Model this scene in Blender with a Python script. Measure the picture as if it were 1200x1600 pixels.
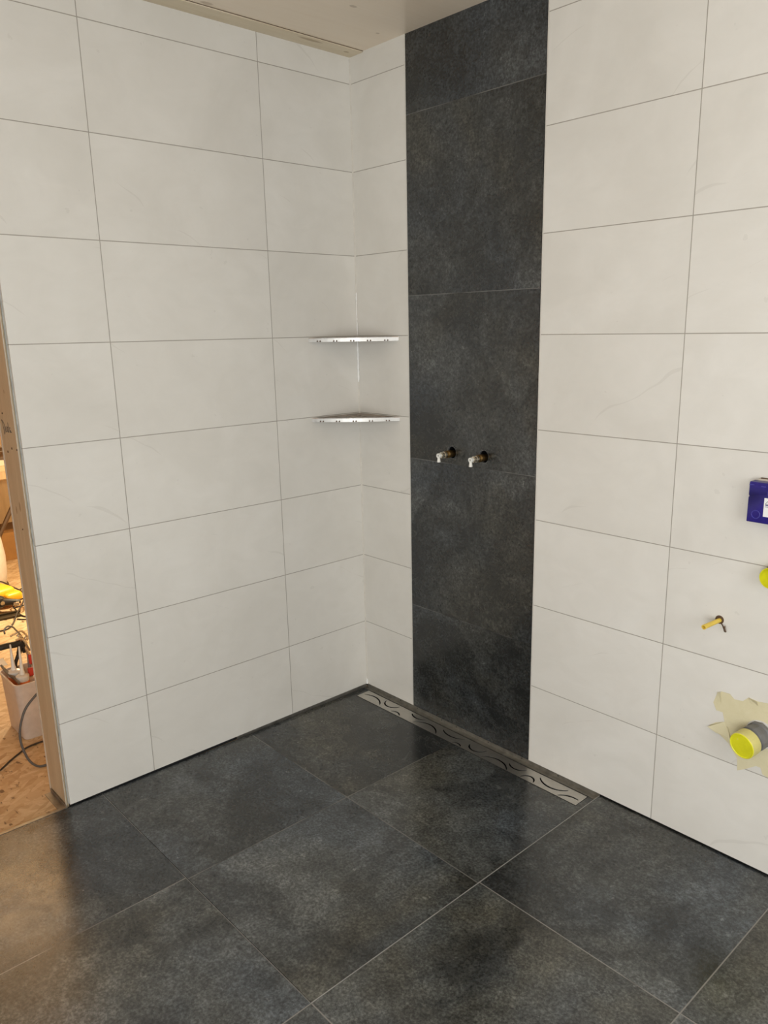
import bpy, bmesh, math, random
from mathutils import Vector, Matrix
random.seed(7)
C = bpy.context.scene.collection
for o in list(bpy.data.objects):
    bpy.data.objects.remove(o)
PI = math.pi

# ------------------------------------------------------------------ camera
cam = bpy.data.cameras.new('camera'); camo = bpy.data.objects.new('camera', cam); C.objects.link(camo)
R_ = Vector((0.68017, 0.73286, -0.01688)); U_ = Vector((-0.16717, 0.17749, 0.96982)); F_ = Vector((-0.71374, 0.65682, -0.24324))
M_ = Matrix((R_, U_, -F_)).transposed().to_4x4(); M_.translation = Vector((2.4453, -2.0540, 1.5269))
camo.matrix_world = M_
cam.sensor_fit = 'AUTO'; cam.sensor_width = 36; cam.lens = 1222.93 / 1600 * 36
cam.shift_x = -20.63 / 1600; cam.shift_y = 19.67 / 1600
cam.clip_start = 0.02; cam.clip_end = 60
bpy.context.scene.camera = camo

# ------------------------------------------------------------------ world, lights, exposure
sc = bpy.context.scene
sc.view_settings.view_transform = 'Standard'; sc.view_settings.look = 'None'
sc.view_settings.gamma = 1; sc.view_settings.use_curve_mapping = False
sc.view_settings.exposure = 0.0
w = bpy.data.worlds.new('world'); sc.world = w; w.use_nodes = True
w.node_tree.nodes['Background'].inputs[0].default_value = (0.75, 0.85, 1.0, 1)
w.node_tree.nodes['Background'].inputs[1].default_value = 1.0

def area(name, loc, target, sx, sy, power, col, spread=180):
    l = bpy.data.lights.new(name, 'AREA'); l.shape = 'RECTANGLE'; l.size = sx; l.size_y = sy
    l.energy = power; l.color = col; l.spread = math.radians(spread)
    o = bpy.data.objects.new(name, l); C.objects.link(o); o.location = loc
    o.rotation_euler = (Vector(target) - Vector(loc)).to_track_quat('-Z', 'Y').to_euler()
    return o
# daylight through the bathroom window (right end wall), and an unseen fill light added behind the camera
area('window_daylight', (3.66, -1.62, 1.50), (0, -1.62, 1.25), 1.30, 1.30, 24, (1.0, 1.0, 0.99))
area('rear_fill', (2.65, -3.26, 1.12), (2.55, 0, 1.0), 1.50, 1.90, 60, (0.985, 0.99, 0.965))
# warm site lamp in the next room, plus an added ceiling fill
def lamp(name, loc, power, col, r=.08):
    l = bpy.data.lights.new(name, 'POINT'); l.energy = power; l.color = col; l.shadow_soft_size = r
    o = bpy.data.objects.new(name, l); C.objects.link(o); o.location = loc
lamp('site_lamp_light', (-2.05, -.42, .80), 68, (1.0, .80, .50))
area('ceiling_fill', (-3.3, -.7, 1.75), (-3.0, -.75, 2.49), .30, .30, 41, (1.0, .90, .78), 140)  # unseen extra light, added to brighten the ceiling mirrored in the floor

# ------------------------------------------------------------------ helpers
class MB:
    def __init__(s): s.bm = bmesh.new()
    def box(s, x0, x1, y0, y1, z0, z1, bev=0, rot=None, mat=0):
        g = bmesh.ops.create_cube(s.bm, size=1)
        vs = g['verts']
        c = Vector(((x0+x1)/2, (y0+y1)/2, (z0+z1)/2))
        for v in vs:
            v.co = Vector((v.co.x*(x1-x0), v.co.y*(y1-y0), v.co.z*(z1-z0)))
        fs = set(f for v in vs for f in v.link_faces)
        if bev:
            es = list(set(e for v in vs for e in v.link_edges))
            r = bmesh.ops.bevel(s.bm, geom=es, offset=bev, segments=3, affect='EDGES', profile=.5)
            fs = set(r['faces']) | set(f for f in fs if f.is_valid)
            vs = list(set(v for f in fs for v in f.verts))
        for v in vs:
            p = v.co
            if rot is not None: p = rot @ p
            v.co = p + c
        for f in fs: f.material_index = mat
        return s
    def tube(s, pts, r, seg=12, caps=True, mat=0):
        pts = [Vector(p) for p in pts]; n = len(pts)
        rs = r if isinstance(r, (list, tuple)) else [r]*n
        t0 = (pts[1]-pts[0]).normalized()
        a = t0.orthogonal().normalized(); rings = []
        for i, p in enumerate(pts):
            t = (pts[min(i+1, n-1)] - pts[max(i-1, 0)])
            t = t.normalized() if t.length > 1e-9 else t0
            a = (a - t*a.dot(t)).normalized(); b = t.cross(a)
            rings.append([s.bm.verts.new(p + (a*math.cos(k*2*PI/seg) + b*math.sin(k*2*PI/seg))*rs[i]) for k in range(seg)])
        for i in range(n-1):
            for k in range(seg):
                f = s.bm.faces.new((rings[i][k], rings[i][(k+1) % seg], rings[i+1][(k+1) % seg], rings[i+1][k])); f.material_index = mat
        if caps:
            f = s.bm.faces.new(rings[0][::-1]); f.material_index = mat
            f = s.bm.faces.new(rings[-1]); f.material_index = mat
        return s
    def lathe(s, prof, origin, axis, seg=32, mat=0):
        """prof: list of (distance along axis, radius)"""
        o = Vector(origin); t = Vector(axis).normalized(); a = t.orthogonal().normalized(); b = t.cross(a)
        rings = []
        for d, r in prof:
            if r < 1e-6: rings.append([s.bm.verts.new(o + t*d)])
            else: rings.append([s.bm.verts.new(o + t*d + (a*math.cos(k*2*PI/seg) + b*math.sin(k*2*PI/seg))*r) for k in range(seg)])
        for i in range(len(rings)-1):
            p, q = rings[i], rings[i+1]
            for k in range(seg):
                k2 = (k+1) % seg
                if len(p) == 1 and len(q) == 1: continue
                if len(p) == 1: vs = (p[0], q[k2], q[k])
                elif len(q) == 1: vs = (p[k], p[k2], q[0])
                else: vs = (p[k], p[k2], q[k2], q[k])
                f = s.bm.faces.new(vs); f.material_index = mat
        return s
    def prism(s, poly, ax, lo, hi, mat=0):
        """poly in the plane normal to axis ax, extruded lo..hi"""
        def mk(u, v, h):
            return {0: (h, u, v), 1: (u, h, v), 2: (u, v, h)}[ax]
        A = [s.bm.verts.new(mk(u, v, lo)) for u, v in poly]; B = [s.bm.verts.new(mk(u, v, hi)) for u, v in poly]
        n = len(poly)
        for f in (s.bm.faces.new(A[::-1]), s.bm.faces.new(B)): f.material_index = mat
        for i in range(n):
            f = s.bm.faces.new((A[i], A[(i+1) % n], B[(i+1) % n], B[i])); f.material_index = mat
        return s
    def build(s, name, mats, parent=None, smooth=False, angle=40):
        bmesh.ops.recalc_face_normals(s.bm, faces=s.bm.faces)
        me = bpy.data.meshes.new(name); s.bm.to_mesh(me); s.bm.free()
        for m in (mats if isinstance(mats, (list, tuple)) else [mats]): me.materials.append(m)
        o = bpy.data.objects.new(name, me); C.objects.link(o)
        if smooth:
            me.polygons.foreach_set('use_smooth', [True]*len(me.polygons))
            me.set_sharp_from_angle(angle=math.radians(angle))
        if parent:
            o.parent = parent
            o.matrix_parent_inverse = Matrix.Translation(-Vector(parent.location))
        return o

def cut(o, cutter):
    """subtract the cutter MB from o, then drop the cutter"""
    bmesh.ops.recalc_face_normals(cutter.bm, faces=cutter.bm.faces)
    me = bpy.data.meshes.new('tmp'); cutter.bm.to_mesh(me); cutter.bm.free()
    c = bpy.data.objects.new('tmp', me); C.objects.link(c)
    m = o.modifiers.new('b', 'BOOLEAN'); m.operation = 'DIFFERENCE'; m.object = c; m.solver = 'EXACT'; m.use_self = True
    bpy.context.view_layer.update()
    dg = bpy.context.evaluated_depsgraph_get()
    nm = bpy.data.meshes.new_from_object(o.evaluated_get(dg))
    o.modifiers.clear(); o.data = nm
    bpy.data.objects.remove(c)

def tag(o, label=None, cat=None, group=None, kind=None):
    if label: o['label'] = label
    if cat: o['category'] = cat
    if group: o['group'] = group
    if kind: o['kind'] = kind
    return o
def thing(name, loc, label, cat, group=None):
    o = bpy.data.objects.new(name, None); C.objects.link(o); o.location = loc; o.empty_display_size = .05
    return tag(o, label, cat, group)
def smooth_path(pts, n=8, closed=False):
    P = [Vector(p) for p in pts]; out = []
    for i in range(len(P)-1):
        p0, p1, p2, p3 = P[max(i-1, 0)], P[i], P[i+1], P[min(i+2, len(P)-1)]
        for k in range(n):
            t = k/n
            out.append(.5*((2*p1) + (p2-p0)*t + (2*p0-5*p1+4*p2-p3)*t*t + (3*p1-p0-3*p2+p3)*t**3))
    out.append(P[-1]); return out

# ------------------------------------------------------------------ materials
class NT:
    def __init__(s, name):
        s.m = bpy.data.materials.new(name); s.m.use_nodes = True
        s.t = s.m.node_tree; s.n = s.t.nodes; s.l = s.t.links
        s.b = s.n['Principled BSDF']
    def put(s, sock, v):
        if isinstance(v, bpy.types.NodeSocket): s.l.new(v, sock)
        elif isinstance(v, (tuple, list)): sock.default_value = tuple(v) + ((1,) if len(v) == 3 and sock.type == 'RGBA' else ())
        else: sock.default_value = v
    def math(s, op, a, b=0, c=0, clamp=False):
        x = s.n.new('ShaderNodeMath'); x.operation = op; x.use_clamp = clamp
        s.put(x.inputs[0], a); s.put(x.inputs[1], b)
        if op in ('MULTIPLY_ADD', 'SMOOTH_MIN', 'SMOOTH_MAX', 'COMPARE'): s.put(x.inputs[2], c)
        return x.outputs[0]
    def vmath(s, op, a, b=(0, 0, 0)):
        x = s.n.new('ShaderNodeVectorMath'); x.operation = op; s.put(x.inputs[0], a); s.put(x.inputs[1], b); return x.outputs[0]
    def pos(s): return s.n.new('ShaderNodeNewGeometry').outputs['Position']
    def sep(s, v):
        x = s.n.new('ShaderNodeSeparateXYZ'); s.put(x.inputs[0], v); return x.outputs
    def comb(s, x_, y_, z_):
        x = s.n.new('ShaderNodeCombineXYZ'); s.put(x.inputs[0], x_); s.put(x.inputs[1], y_); s.put(x.inputs[2], z_); return x.outputs[0]
    def noise(s, v, scale, detail=4, rough=.5, dist=0, col=False):
        x = s.n.new('ShaderNodeTexNoise'); s.put(x.inputs['Vector'], v)
        x.inputs['Scale'].default_value = scale; x.inputs['Detail'].default_value = detail
        x.inputs['Roughness'].default_value = rough; x.inputs['Distortion'].default_value = dist
        return x.outputs['Color' if col else 'Fac']
    def voro(s, v, scale, out='Distance', feature='F1', rnd=1):
        x = s.n.new('ShaderNodeTexVoronoi'); s.put(x.inputs['Vector'], v); x.feature = feature
        x.inputs['Scale'].default_value = scale; x.inputs['Randomness'].default_value = rnd
        return x.outputs[out]
    def ramp(s, f, stops, interp='LINEAR'):
        x = s.n.new('ShaderNodeValToRGB'); s.put(x.inputs[0], f); cr = x.color_ramp; cr.interpolation = interp
        while len(cr.elements) < len(stops): cr.elements.new(.5)
        for e, (p, c) in zip(cr.elements, stops):
            e.position = p; e.color = (c if isinstance(c, (tuple, list)) else (c, c, c)) + (1,) if isinstance(c, (tuple, list)) else (c, c, c, 1)
        return x.outputs[0]
    def mix(s, f, a, b, mode='MIX'):
        x = s.n.new('ShaderNodeMix'); x.data_type = 'RGBA'; x.blend_type = mode
        s.put(x.inputs[0], f); s.put(x.inputs[6], a); s.put(x.inputs[7], b); return x.outputs[2]
    def maprange(s, v, a, b, c, d):
        x = s.n.new('ShaderNodeMapRange'); s.put(x.inputs[0], v)
        for i, q in enumerate((a, b, c, d)): x.inputs[i+1].default_value = q
        return x.outputs[0]
    def bump(s, h, strength, dist):
        x = s.n.new('ShaderNodeBump'); s.put(x.inputs['Height'], h); x.inputs['Strength'].default_value = strength
        x.inputs['Distance'].default_value = dist; return x.outputs[0]
    def lines(s, u, positions, width):
        """1 on a joint line, 0 elsewhere"""
        out = None
        for p in positions:
            d = s.math('ABSOLUTE', s.math('SUBTRACT', u, p))
            k = s.math('LESS_THAN', d, width/2)
            out = k if out is None else s.math('MAXIMUM', out, k)
        return out
    def index(s, u, positions, mul):
        out = None
        for p in positions:
            k = s.math('GREATER_THAN', u, p); out = k if out is None else s.math('ADD', out, k)
        return s.math('MULTIPLY', out, mul)
    def set(s, **k):
        names = dict(col='Base Color', rough='Roughness', metal='Metallic', normal='Normal', ior='IOR', spec='Specular IOR Level', trans='Transmission Weight', coat='Coat Weight', sss='Subsurface Weight', alpha='Alpha', coat_rough='Coat Roughness')
        for a, v in k.items(): s.put(s.b.inputs[names[a]], v)
        return s.m

def plain(name, col, rough=.5, metal=0, var=.08, scale=30, bump=0):
    t = NT(name); p = t.n.new('ShaderNodeTexCoord').outputs['Object']
    n = t.noise(p, scale, 4, .6)
    c = t.mix(t.maprange(n, .3, .7, 0, 1), tuple(x*(1-var) for x in col), tuple(min(1, x*(1+var)) for x in col))
    t.set(col=c, rough=t.maprange(n, .3, .7, max(0, rough-.05), rough+.05), metal=metal)
    if bump: t.set(normal=t.bump(n, .5, bump))
    return t.m

def white_tile(name, ui, ul, vl, seed=0):
    t = NT(name); p = t.pos(); x = t.sep(p); u, v = x[ui], x[2]
    j = t.math('MAXIMUM', t.lines(u, ul, .0026) if ul else 0, t.lines(v, vl, .0026))
    cid = t.index(v, vl, 1.37)
    if ul: cid = t.math('ADD', cid, t.index(u, ul, 5.13))
    off = t.comb(cid, t.math('MULTIPLY', cid, 2.3), t.math('MULTIPLY', cid, .71 + seed))
    q = t.vmath('ADD', p, off)
    cloud = t.noise(q, 2.6, 5, .55, .8)
    cloud2 = t.noise(t.vmath('MULTIPLY', q, (1, 1, 1.8)), 6.5, 5, .6, 1.2)
    c = t.ramp(cloud, [(.30, (.690, .668, .618)), (.5, (.735, .714, .665)), (.72, (.775, .757, .712))])
    c = t.mix(t.maprange(cloud2, .35, .7, 0, .22), c, (.62, .60, .545))
    # thin diagonal veins
    dg = t.math('ADD', t.math('MULTIPLY', u, .55 if ui == 0 else -.55), t.math('MULTIPLY', v, -1.0))
    wv = t.math('ADD', t.math('ADD', dg, cid), t.math('MULTIPLY', t.noise(q, 2.0, 3, .5), .30))
    vein = t.math('ABSOLUTE', t.math('SUBTRACT', t.math('FRACT', t.math('MULTIPLY', wv, 2.7)), .5))
    vein = t.math('LESS_THAN', vein, t.math('MULTIPLY', t.math('SUBTRACT', t.noise(q, 4.0, 3, .5), .54), .10))
    c = t.mix(t.math('MULTIPLY', vein, .16), c, (.42, .39, .34))
    speck = t.math('GREATER_THAN', t.noise(q, 33, 3, .5), .735)
    c = t.mix(t.math('MULTIPLY', speck, .14), c, (.40, .38, .34))
    c = t.mix(j, c, (.36, .335, .29))
    h = t.math('SUBTRACT', t.math('MULTIPLY', cloud2, .12), j)
    return t.set(col=c, rough=t.maprange(cloud2, .3, .7, .30, .42), normal=t.bump(h, .35, .002), spec=.42)

def dark_tile(name, ui, vi, ul, vl, seed=0, grout=(.16, .155, .145), grout2=(.02, .02, .02), jw=.0032, jb=.5, gain=1.0, rough=(.15, .30)):
    t = NT(name); p = t.pos(); x = t.sep(p); u, v = x[ui], x[vi]
    j = None
    for a, l in ((u, ul), (v, vl)):
        if l:
            k = t.lines(a, l, jw); j = k if j is None else t.math('MAXIMUM', j, k)
    cid = 0
    if vl: cid = t.index(v, vl, 1.73)
    if ul: cid = t.math('ADD', cid, t.index(u, ul, 4.19))
    cid = t.math('ADD', cid, seed)
    off = t.comb(cid, t.math('MULTIPLY', cid, 1.9), t.math('MULTIPLY', cid, .83))
    q = t.vmath('ADD', p, off)
    warp = t.vmath('MULTIPLY', t.noise(q, 3.2, 4, .6, 0, True), (.12, .12, .12))
    qs = t.vmath('ADD', q, warp)
    big = t.noise(qs, 1.7, 5, .55, .5)
    tint = t.noise(t.vmath('ADD', q, (7, 3, 5)), 1.9, 4, .5, .4)
    med = t.noise(qs, 13, 8, .70, .2)
    mott = t.noise(t.vmath('ADD', qs, (3, 9, 1)), 3.1, 9, .60, .9)
    fine = t.noise(q, 125, 4, .72); fine2 = t.noise(t.vmath('ADD', q, (5, 1, 4)), 38, 5, .72)
    g = gain
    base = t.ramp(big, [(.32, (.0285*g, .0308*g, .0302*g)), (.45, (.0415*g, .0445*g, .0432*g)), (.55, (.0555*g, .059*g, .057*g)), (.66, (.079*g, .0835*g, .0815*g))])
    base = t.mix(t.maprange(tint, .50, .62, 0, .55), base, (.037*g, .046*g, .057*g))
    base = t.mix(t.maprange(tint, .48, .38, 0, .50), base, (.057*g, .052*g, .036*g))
    base = t.mix(1, base, t.ramp(mott, [(.34, .50), (.47, .82), (.505, 1.08), (.68, 1.60)]), 'MULTIPLY')
    base = t.mix(1, base, t.ramp(med, [(.30, .70), (.5, 1.0), (.72, 1.36)]), 'MULTIPLY')
    base = t.mix(1, base, t.ramp(fine2, [(.34, .76), (.5, 1.0), (.66, 1.26)]), 'MULTIPLY')
    base = t.mix(1, base, t.ramp(fine, [(.36, .55), (.5, 1.0), (.64, 1.70)]), 'MULTIPLY')
    # slate splits: thin dark ridges following the clouds
    rid = t.math('ABSOLUTE', t.math('SUBTRACT', big, .5))
    rid = t.math('LESS_THAN', rid, t.math('MULTIPLY', t.math('SUBTRACT', t.noise(q, 3.5, 3, .5), .54), .06))
    base = t.mix(t.math('MULTIPLY', rid, .45), base, (.014, .015, .015))
    v2 = t.noise(t.vmath('ADD', q, (2, 8, 6)), 1.6, 9, .62, 1.8)
    v2m = t.math('MULTIPLY', t.maprange(t.math('ABSOLUTE', t.math('SUBTRACT', v2, .5)), 0, .008, 1, 0), t.maprange(t.noise(q, 2.6, 3, .5), .46, .62, 0, 1))
    base = t.mix(t.math('MULTIPLY', v2m, .38), base, (.12*g, .12*g, .115*g))
    gm = t.mix(t.ramp(t.noise(p, 3.1, 3, .6), [(jb-.06, 0.0), (jb+.06, 1.0)]), grout2, grout)
    col = t.mix(j, base, gm) if j is not None else base
    h = t.math('ADD', t.math('MULTIPLY', med, .8), t.math('MULTIPLY', fine, .06))
    if j is not None: h = t.math('SUBTRACT', h, j)
    return t.set(col=col, rough=t.maprange(med, .3, .72, *rough), normal=t.bump(h, .16, .0010), ior=1.58)

def wood(name, a, b, axis=2, scale=1.0, rough=.55, knots=True, dark=(.10, .05, .02), spots=(), plane=(0, 1)):
    t = NT(name); p = t.pos()
    st = {0: (1.2, 14, 14), 1: (14, 1.2, 14), 2: (14, 14, 1.2)}[axis]
    q = t.vmath('MULTIPLY', p, tuple(k*scale for k in st))
    g = t.noise(q, 2.2, 6, .62, .7); g2 = t.noise(q, 9, 4, .6)
    c = t.mix(t.maprange(t.math('ADD', t.math('MULTIPLY', g, .75), t.math('MULTIPLY', g2, .25)), .35, .65, 0, 1), a, b)
    if knots:
        st2 = {0: (.45, 1, 1), 1: (1, .45, 1), 2: (1, 1, .45)}[axis]
        kd = t.voro(t.vmath('MULTIPLY', p, st2), 3.1)
        c = t.mix(t.maprange(kd, .035, .055, .65, 0), c, dark)
    x = t.sep(p)
    for (su, sv, ru, rv) in spots:
        du = t.math('DIVIDE', t.math('SUBTRACT', x[plane[0]], su), ru); dv = t.math('DIVIDE', t.math('SUBTRACT', x[plane[1]], sv), rv)
        rr = t.math('ADD', t.math('MULTIPLY', du, du), t.math('MULTIPLY', dv, dv))
        c = t.mix(t.maprange(rr, .5, 1.3, .62, 0), c, dark)
    return t.set(col=c, rough=rough, normal=t.bump(g2, .2, .001))

def osb(name):
    t = NT(name); p = t.pos()
    cols = None
    base = t.noise(p, 7, 5, .6)
    c = t.mix(base, (.46, .31, .17), (.60, .43, .26))
    for i, (ang, sc_) in enumerate(((.3, 9), (1.2, 11), (2.2, 8))):
        ca, sa = math.cos(ang), math.sin(ang); x = t.sep(p)
        uu = t.math('ADD', t.math('MULTIPLY', x[0], ca), t.math('MULTIPLY', x[1], sa))
        vv = t.math('SUBTRACT', t.math('MULTIPLY', x[1], ca), t.math('MULTIPLY', x[0], sa))
        vc = t.comb(uu, t.math('MULTIPLY', vv, 3.4), .3*i)
        colr = t.sep(t.voro(vc, sc_*2.0, 'Color'))
        flake = t.ramp(colr[0], [(0, (.38, .23, .11)), (.35, (.52, .36, .20)), (.7, (.62, .46, .28)), (1, (.68, .53, .35))])
        c = t.mix(t.math('MULTIPLY', t.math('GREATER_THAN', colr[1], .45), .7), c, flake)
    d = t.noise(t.vmath('MULTIPLY', p, (1, 2, 1)), 24, 3, .5)
    c = t.mix(t.maprange(d, .64, .70, 0, .8), c, (.09, .045, .02))
    return t.set(col=c, rough=.6, normal=t.bump(base, .2, .002))

ZL = [.3*k for k in range(1, 9)]
MT = {}
MT['tile_left'] = white_tile('white_stone_tile_left', 1, [-1.0059, -.4022], ZL, 0)
MT['tile_right'] = white_tile('white_stone_tile_right', 0, [1.3763, 1.98, 2.584, 3.19], ZL, .37)
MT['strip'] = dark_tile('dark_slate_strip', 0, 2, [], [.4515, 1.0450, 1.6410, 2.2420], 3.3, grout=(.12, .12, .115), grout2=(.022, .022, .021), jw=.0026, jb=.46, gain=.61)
MT['floor'] = dark_tile('dark_slate_floor', 0, 1, [.590, 1.1900, 1.7960, 2.40, 3.0], [-.606, -1.198, -1.80, -2.40], 11.2, grout=(.21, .20, .185), grout2=(.045, .045, .042), jb=.42, gain=1.04)
MT['shower'] = dark_tile('dark_slate_shower', 0, 1, [.598], [-.606], 27.9, grout=(.15, .145, .135), grout2=(.02, .02, .02), jb=.47, gain=1.06)
MT['ceil'] = wood('whitewashed_wood', (.79, .67, .525), (.83, .72, .58), 1, .5, .28, False, (.40, .30, .20), [(.0929, -.6371, .010, .022), (.3605, -.2819, .008, .014), (.2387, -.074, .006, .008)])
MT['ceil_board'] = wood('pale_wood_board', (.66, .56, .40), (.74, .65, .50), 1, .8, .6, False, (.36, .25, .14), [(.0402, -.0483, .007, .012), (.055, -.2187, .009, .05)])
MT['post'] = wood('raw_spruce', (.50, .385, .245), (.60, .475, .315), 2, 1.0, .65, False, (.26, .15, .07), [(-.1118, .9971, .006, .013), (-.0757, 1.0129, .007, .016), (-.0746, .9418, .003, .004), (-.0772, 1.3639, .004, .006)], (0, 2))
MT['osb'] = osb('osb_board')
MT['plaster'] = plain('grey_plaster', (.40, .40, .37), .85, 0, .2, 25, .002)
MT['cream'] = plain('cream_board_edge', (.66, .60, .50), .7, 0, .1, 40)
MT['wallpaint'] = plain('off_white_wall', (.60, .56, .50), .8, 0, .05, 4)
MT['nextwall'] = wood('warm_pine_wall', (.50, .33, .17), (.62, .44, .24), 2, .6, .6, True)
MT['steel'] = plain('brushed_steel', (.56, .54, .50), .42, 1, .08, 60)
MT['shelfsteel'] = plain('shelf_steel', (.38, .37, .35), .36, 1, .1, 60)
MT['shelftop_reflection'] = plain('steel_painted_reflection', (.26, .205, .16), .38, .7, .45, 16)  # brown reflections on the steel top are painted into its base colour
MT['steel_dull'] = plain('dull_steel', (.30, .285, .25), .45, .8, .25, 30)
MT['alu'] = plain('pale_aluminium', (.70, .68, .63), .4, .3, .05, 60)
MT['profile'] = plain('grey_profile', (.30, .29, .27), .45, 0, .2, 9)
MT['black'] = plain('black_void', (.010, .010, .010), .8)
MT['blackrub'] = plain('black_plastic', (.018, .017, .016), .45)
MT['caulk'] = plain('white_caulk', (.95, .945, .92), .2)
MT['grout'] = plain('light_grout', (.62, .59, .53), .7)
MT['brass'] = plain('aged_brass', (.27, .17, .065), .38, 1, .25, 90)
MT['nickel'] = plain('nickel_metal', (.72, .66, .55), .28, 1, .08, 60)
MT['whiteplastic'] = plain('white_plastic', (.82, .81, .76), .4)
MT['yellow'] = plain('yellow_plastic', (.74, .72, .02), .38)
MT['yellow_soft'] = plain('pale_yellow_plastic', (.66, .60, .22), .45)
MT['yellow_tube'] = plain('warm_yellow_plastic', (.80, .58, .09), .4)
MT['pipegrey'] = plain('grey_plastic', (.17, .17, .17), .5, 0, .15)
MT['blue'] = plain('dark_blue_plastic', (.022, .015, .19), .38, 0, .25, 25, .001)
MT['blueridge'] = plain('blue_ridge', (.06, .055, .30), .35)
MT['paper'] = plain('white_label', (.84, .85, .84), .6, 0, .02)
MT['ink'] = plain('pencil_ink', (.035, .03, .03), .7)
t = NT('masking_tape'); n = t.noise(t.pos(), 60, 4, .6)
MT['tape'] = t.set(col=t.mix(n, (.64, .58, .36), (.72, .66, .46)), rough=.55, normal=t.bump(n, .5, .002))
MT['tub'] = plain('milky_white_plastic', (.66, .58, .52), .45)
MT['cartridge'] = plain('cartridge_plastic', (.72, .70, .66), .4)
MT['greynozzle'] = plain('grey_nozzle_plastic', (.22, .20, .19), .45)
MT['orange'] = plain('orange_print', (.78, .20, .05), .5)
MT['red'] = plain('red_plastic', (.52, .03, .015), .4)
MT['toolyellow'] = plain('tool_yellow', (.85, .42, .02), .4)
MT['cable'] = plain('black_rubber', (.03, .024, .02), .55)
MT['hose'] = plain('grey_hose', (.10, .095, .09), .5)
MT['cardboard'] = plain('cardboard', (.30, .15, .045), .8, 0, .15, 12)
MT['bench'] = wood('bench_wood', (.55, .40, .22), (.66, .50, .30), 1, .8, .6, False)
MT['legbrown'] = plain('brown_leg', (.09, .05, .025), .6)

# ------------------------------------------------------------------ the bathroom shell
def struct(o): o['kind'] = 'structure'; return o
CZ = 2.4932
ZB = .0062          # bottom edge of the wall tiles
DY = -3.2; DX = 3.6
m = MB(); m.box(-.010, 0, -1.3050, -.0003, ZB, CZ)
wl = struct(m.build('wall_left', MT['tile_left']))
MB().box(-.158, -.017, -1.3125, .0, -.013, CZ).build('timber_core', MT['post'], wl)
mb = MB(); mb.box(-.0165, -.0105, -1.3085, -.001, ZB, CZ); mb.build('plaster_edge', MT['plaster'], wl)
# rough cream skim between timber and plaster, slightly wavy
mb = MB(); P = []
for i in range(60):
    z = -.012 + i*(CZ+.012)/59
    P.append((z, .0022+.0022*random.random()))
for i in range(59):
    z0, a0 = P[i]; z1, a1 = P[i+1]
    vs = [mb.bm.verts.new(c) for c in ((-.0175-a0, -1.3140, z0), (-.0135, -1.3140, z0), (-.0135, -1.3140, z1), (-.0175-a1, -1.3140, z1))]
    vb = [mb.bm.verts.new((v.co.x, -1.3124, v.co.z)) for v in vs]
    mb.bm.faces.new(vs); mb.bm.faces.new(vb[::-1])
    for k in range(4): mb.bm.faces.new((vs[k], vs[(k+1) % 4], vb[(k+1) % 4], vb[k]))
mb.build('skim_edge', MT['cream'], wl)
MB().box(-.170, -.1585, -1.3132, 0, -.012, CZ).build('back_board', MT['cream'], wl)
# beyond the doorway
m = MB(); m.box(-.158, 0, DY, -2.25, 0, CZ); m.box(-.158, 0, -2.25, -1.3152, 2.12, CZ)
o = struct(m.build('wall_left', MT['wallpaint']))

wr = struct(MB().box(.0, .2905, 0, .010, ZB, CZ).build('wall_right', MT['tile_right']))
MB().box(.8955, DX, 0, .010, ZB, CZ).build('tile_field', MT['tile_right'], wr)
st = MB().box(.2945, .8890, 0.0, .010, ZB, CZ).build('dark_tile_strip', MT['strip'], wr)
HOLES = [(.5117, 1.0871), (.6644, 1.0881)]
ct = MB()
for hx, hz in HOLES: ct.lathe([(-.02, 0), (-.02, .0225), (.04, .0225), (.04, 0)], (hx, 0, hz), (0, 1, 0), 40)
cut(st, ct)
bk = MB().box(-.16, DX, .0102, .16, -.05, CZ).build('backing_wall', MT['black'], wr)
ct = MB()
for hx, hz in HOLES: ct.lathe([(-.02, 0), (-.02, .024), (.10, .024), (.10, 0)], (hx, 0, hz), (0, 1, 0), 32)
cut(bk, ct)
MB().box(.2905, .2945, -.0008, .010, ZB, CZ).build('edge_strip', MT['alu'], wr)
MB().box(.8890, .8918, .002, .010, ZB, CZ).build('edge_joint', MT['black'], wr)
MB().box(.8918, .8955, -.0008, .010, ZB, CZ).build('edge_strip', MT['alu'], wr)
# corner grout line
mb = MB(); mb.prism([(0, 0), (.0042, 0), (0, -.0042)], 2, .004, CZ)
struct(mb.build('trim_1', MT['grout']))

# ceiling
ce = struct(MB().box(.0005, DX, DY, .0, CZ, CZ+.12).build('ceiling', MT['ceil']))
MB().box(.0005, .0745, DY, -.0005, CZ-.0045, CZ-.0002).build('edge_board', MT['ceil_board'], ce)
MB().box(.0745, .0765, DY, -.0005, CZ-.0012, CZ-.0002).build('shadow_gap', MT['legbrown'], ce)

# floors
def zf(y): return -.0095*(y+1.198)/1.105
fl = MB(); fl.box(.0022, 1.1885, DY, -1.198, -.05, 0); fl.box(-.012, .0022, DY, -1.198, -.05, -.006);  fl.box(1.1915, DX, DY, -.0028, -.05, 0); fl.box(1.1915, DX, -.0028, .0098, -.05, -.006); fl.box(1.1885, 1.1915, DY, -1.198, -.05, 0)
fl = struct(fl.build('floor', MT['floor']))
mb = MB()
ya, yb = -1.1965, -.0935
mb.prism([(ya, zf(ya)), (yb, zf(yb)), (yb, -.05), (ya, -.05)], 0, .0022, 1.1880)
mb.prism([(yb, zf(yb)), (-.004, zf(-.004)), (-.004, -.05), (yb, -.05)], 0, .0022, .0360)
mb.prism([(yb, zf(yb)), (-.004, zf(-.004)), (-.004, -.05), (yb, -.05)], 0, 1.1590, 1.1880)
sh = mb.build('shower_tiles', MT['shower'], fl)
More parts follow.
